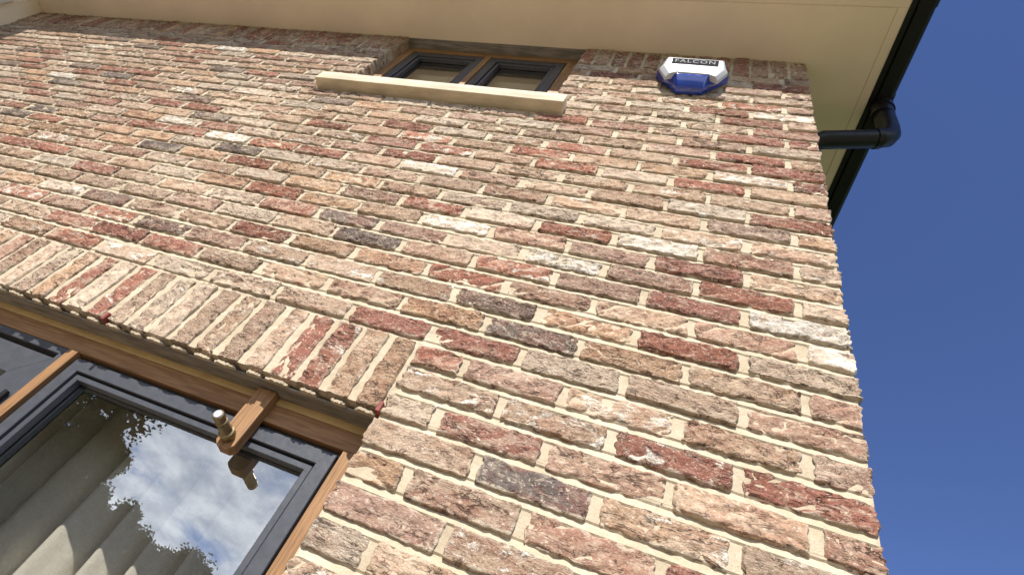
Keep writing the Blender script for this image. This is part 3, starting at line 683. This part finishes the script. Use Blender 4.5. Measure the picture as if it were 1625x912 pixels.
# outline (x, z) of the wall plate, clockwise from top left
def rg(pts, y): return [(p[0], (y if not isinstance(p, tuple) or len(p) < 3 else p[2]), p[1]) for p in pts]
back = [(-.118, .100), (.118, .100), (.144, .046), (.100, -.030), (.050, -.113), (-.050, -.113), (-.100, -.030), (-.144, .046)]
lens_f = [(-.098, .060), (.098, .060), (.120, .026), (.090, -.040), (.057, -.062), (-.057, -.062), (-.090, -.040), (-.120, .026)]
# blue body behind the cover; its lower face slopes back to the wall
loft([rg(back, -.004), rg([(p[0] * .995, p[1] * .995) for p in back], -.034), [(p[0] * 1.0, -.068, p[1]) for p in lens_f]], 'lens', box_blue)
# white cover: a shield with a tilted name band, two pointed lower corners and a notch for the lens
F = [(-.107, -.090, .068), (.107, -.090, .068), (.116, -.0745, .022), (.117, -.0735, .010), (.087, -.0735, -.077), (.058, -.0735, -.052)]
F = F + [(-p[0], p[1], p[2]) for p in reversed(F[2:])]
def grow(k, dy, top): return [(p[0] * k, p[1] + dy, (p[2] + .0) * k + (top if p[2] > .05 else 0)) for p in F]
rings = [[(p[0], -.047, p[2]) for p in grow(1.15, 0, .012)], [(p[0], -.058, p[2]) for p in grow(1.135, 0, .010)], grow(1.05, .006, .004), F]
mb = MB(); n = len(F); vs = [p for r_ in rings for p in r_]; fs = []
for i in range(3):
    for j in range(n): fs.append((i * n + j, i * n + (j + 1) % n, (i + 1) * n + (j + 1) % n, (i + 1) * n + j))
o3 = 3 * n; fs += [(o3, o3 + 1, o3 + 2, o3 + 9), (o3 + 9, o3 + 2, o3 + 3, o3 + 8), (o3 + 8, o3 + 3, o3 + 5, o3 + 6), (o3 + 3, o3 + 4, o3 + 5), (o3 + 6, o3 + 7, o3 + 8)]
mb.add(vs, fs); cv = mb.build('cover', box_white, al)
md = cv.modifiers.new('bevel', 'BEVEL'); md.width = .0035; md.segments = 3; md.limit_method = 'ANGLE'; md.angle_limit = R(14); cv.data.shade_smooth()
TILT = math.atan2(.0155, .046)
def on_band(ob, up_, off, wide=1.0):        # place on the tilted band, up_ metres above its middle
    ob.location = (0, -.08225 - up_ * math.sin(TILT) - off * math.cos(TILT), .045 + up_ * math.cos(TILT) - off * math.sin(TILT))
    ob.rotation_euler = (R(90) + TILT, 0, 0); ob.scale = (wide, 1, 1)
mb = MB(); mb.box(-.091, .091, -.0170, .0170, .0, .0012, .0003); on_band(mb.build('name_plate', box_plate, al), .002, .0003)
def text(s, size, mat, name):
    cu = bpy.data.curves.new(name, 'FONT'); cu.body = s; cu.size = size; cu.align_x = 'CENTER'; cu.align_y = 'CENTER'; cu.extrude = .00015; cu.space_character = 1.22
    to = bpy.data.objects.new(name, cu); col.objects.link(to)
    bpy.context.view_layer.update()
    me = bpy.data.meshes.new_from_object(to.evaluated_get(bpy.context.evaluated_depsgraph_get()))
    bpy.data.objects.remove(to); me.materials.clear(); me.materials.append(mat)
    ob = bpy.data.objects.new(name, me); col.objects.link(ob); ob.parent = al
    return ob
on_band(text('FALCON', .028, box_text, 'lettering'), .002, .0020, 1.28)
ob = text('www.falcsec.com', .0175, box_ink, 'lettering'); ob.location = (.004, -.0752, .002); ob.rotation_euler = (R(90), 0, 0); ob.scale = (1.02, 1, 1)

# ------------------------------------------------------------------ curtain, and tan backing of the upper panes
mb = MB(); nx, nz = 520, 30; x0, x1 = -3.05, -.92; vs = []
for j in range(nz + 1):
    z = -1.9 + (1.95) * j / nz
    for i in range(nx + 1):
        x = x0 + (x1 - x0) * i / nx
        xx = x + .010 * math.sin(z * 2.1 + x * 9) + .006 * noise.noise(Vector((x * 6, z * 3, 1)))
        ph = (xx + .012) / .118 + .22 * noise.noise(Vector((xx * 3.1, 0, 4)))
        fr_ = ph - math.floor(ph)
        s = abs(math.sin(math.pi * fr_)) ** .55                      # broad round fronts, narrow creases
        amp = .090 + .022 * noise.noise(Vector((math.floor(ph) * 3.7, 2, 0)))
        y = .410 - amp * s + .010 * math.sin(2 * math.pi * fr_ * 2 + z) * .5 + .004 * noise.noise(Vector((x * 14, z * 5, 7)))
        vs.append((x, y, z))
mb.add(vs, [(j * (nx + 1) + i, j * (nx + 1) + i + 1, (j + 1) * (nx + 1) + i + 1, (j + 1) * (nx + 1) + i) for j in range(nz) for i in range(nx)])
cur = mb.build('curtain', curtain_m, None, smooth=True, fixn=False); cur.location = (0, 0, ZO)
tag(cur, 'cream linen curtain in deep folds behind the large ground floor window', 'curtain')
bl_ = MB(); nz = 40; vs = []  # sheet added behind the upper panes to fill in their reflected tan
for j in range(nz + 1):
    z = 1.62 + .74 * j / nz
    for x in (UX0 + .03, UX1 - .03): vs.append((x, .16 + .006 * math.sin(j * 1.3) + .003 * math.sin(j * 3.1), z))
bl_.add(vs, [(2 * j, 2 * j + 1, 2 * j + 3, 2 * j + 2) for j in range(nz)])
bo = bl_.build('tan_backing', backing_m, None, smooth=True, fixn=False); bo.location = (0, 0, ZO)
tag(bo, 'tan sheet added behind the small window under the eaves to fill out its soffit reflection', 'pane backing')

# ------------------------------------------------------------------ trees of the garden, mirrored in the big window
def tree(az, dist, h, rad, seed, label, low=.12, dens=2.2, per=420, lf=1):
    rnd = random.Random(seed); a = R(az)
    loc = Vector((-1.3 + math.sin(a) * dist, -math.cos(a) * dist, 0))
    root = empty('garden_tree', loc); tag(root, label, 'tree', 'garden trees mirrored in the window')
    mb = MB(); pts = [(0, 0, -.05), (rnd.uniform(-.1, .1), 0, h * .3), (rnd.uniform(-.3, .3), rnd.uniform(-.2, .2), h * .62), (rnd.uniform(-.3, .3), 0, h * .9)]
    mb.tube(pts, [h * .024, h * .018, h * .011, h * .003], 10)
    tips = []
    for i in range(11):
        t_ = rnd.uniform(low + .08, .85); b_ = Vector(pts[1]).lerp(Vector(pts[3]), max(0, (t_ - .3) / .6)); ang = rnd.uniform(0, 6.28); ln = rad * rnd.uniform(.5, .9) * (1.1 - .5 * t_)
        e_ = b_ + Vector((math.cos(ang) * ln, math.sin(ang) * ln, ln * rnd.uniform(.2, .7))); mb.tube([b_, b_.lerp(e_, .5) + Vector((0, 0, -.05 * ln)), e_], [h * .008, h * .005, h * .002], 6); tips.append(e_)
    mb.build('trunk', bark_m, root)
    vs = []; fs = []
    clumps = []
    for i in range(int(46 * dens)):
        t_ = rnd.uniform(low, 1); rr = rad * math.sqrt(max(.05, 1 - ((t_ - .45) / .6) ** 2)) * math.sqrt(rnd.random()); an = rnd.uniform(0, 6.28)
        clumps.append((Vector((math.cos(an) * rr, math.sin(an) * rr, t_ * h)), rad * rnd.uniform(.16, .32)))
    for c_, r_ in clumps:
        for q in range(per):
            d = Vector((rnd.gauss(0, 1), rnd.gauss(0, 1), rnd.gauss(0, .8))); core = q % 4 == 0; p = c_ + d.normalized() * r_ * rnd.random() ** .45 * (.72 if core else 1)
            if p.z < .1: continue
            s = rnd.uniform(.055, .115) * lf * (2.6 if core else 1); u = Vector((rnd.gauss(0, 1), rnd.gauss(0, 1), rnd.gauss(0, .6))).normalized(); v_ = u.orthogonal().normalized() * s * .6; u = u * s
            b0 = len(vs); vs += [p - u, p + v_ * .8, p + u, p - v_ * .8]; fs.append((b0, b0 + 1, b0 + 2, b0 + 3))
    me = bpy.data.meshes.new('crown'); me.from_pydata([tuple(p) for p in vs], [], fs); me.materials.append(leaf_m)
    o = bpy.data.objects.new('crown', me); col.objects.link(o); o.parent = root; o['kind'] = 'stuff'
tree(-57.0, 16, 12.5, 3.3, 1, 'tallest leafy tree, its dark crown filling the upper left of the window reflection', .08, 4.5, 800, .68)
tree(-46.5, 22, 7.8, 2.0, 2, 'mid sized leafy tree at the ragged edge of the reflected sky, beside the tallest tree', .05, 3, 700, .75)
tree(-40.5, 26, 6.6, 2.7, 3, 'low rounded tree under the reflected clouds in the middle of the window', .03)
tree(-33.5, 28, 6.8, 2.9, 4, 'low leafy tree at the bottom edge of the window reflection', .03)
tree(-26, 27, 4.6, 2.8, 5, 'small tree mirrored low beside the right casement stile', .03)
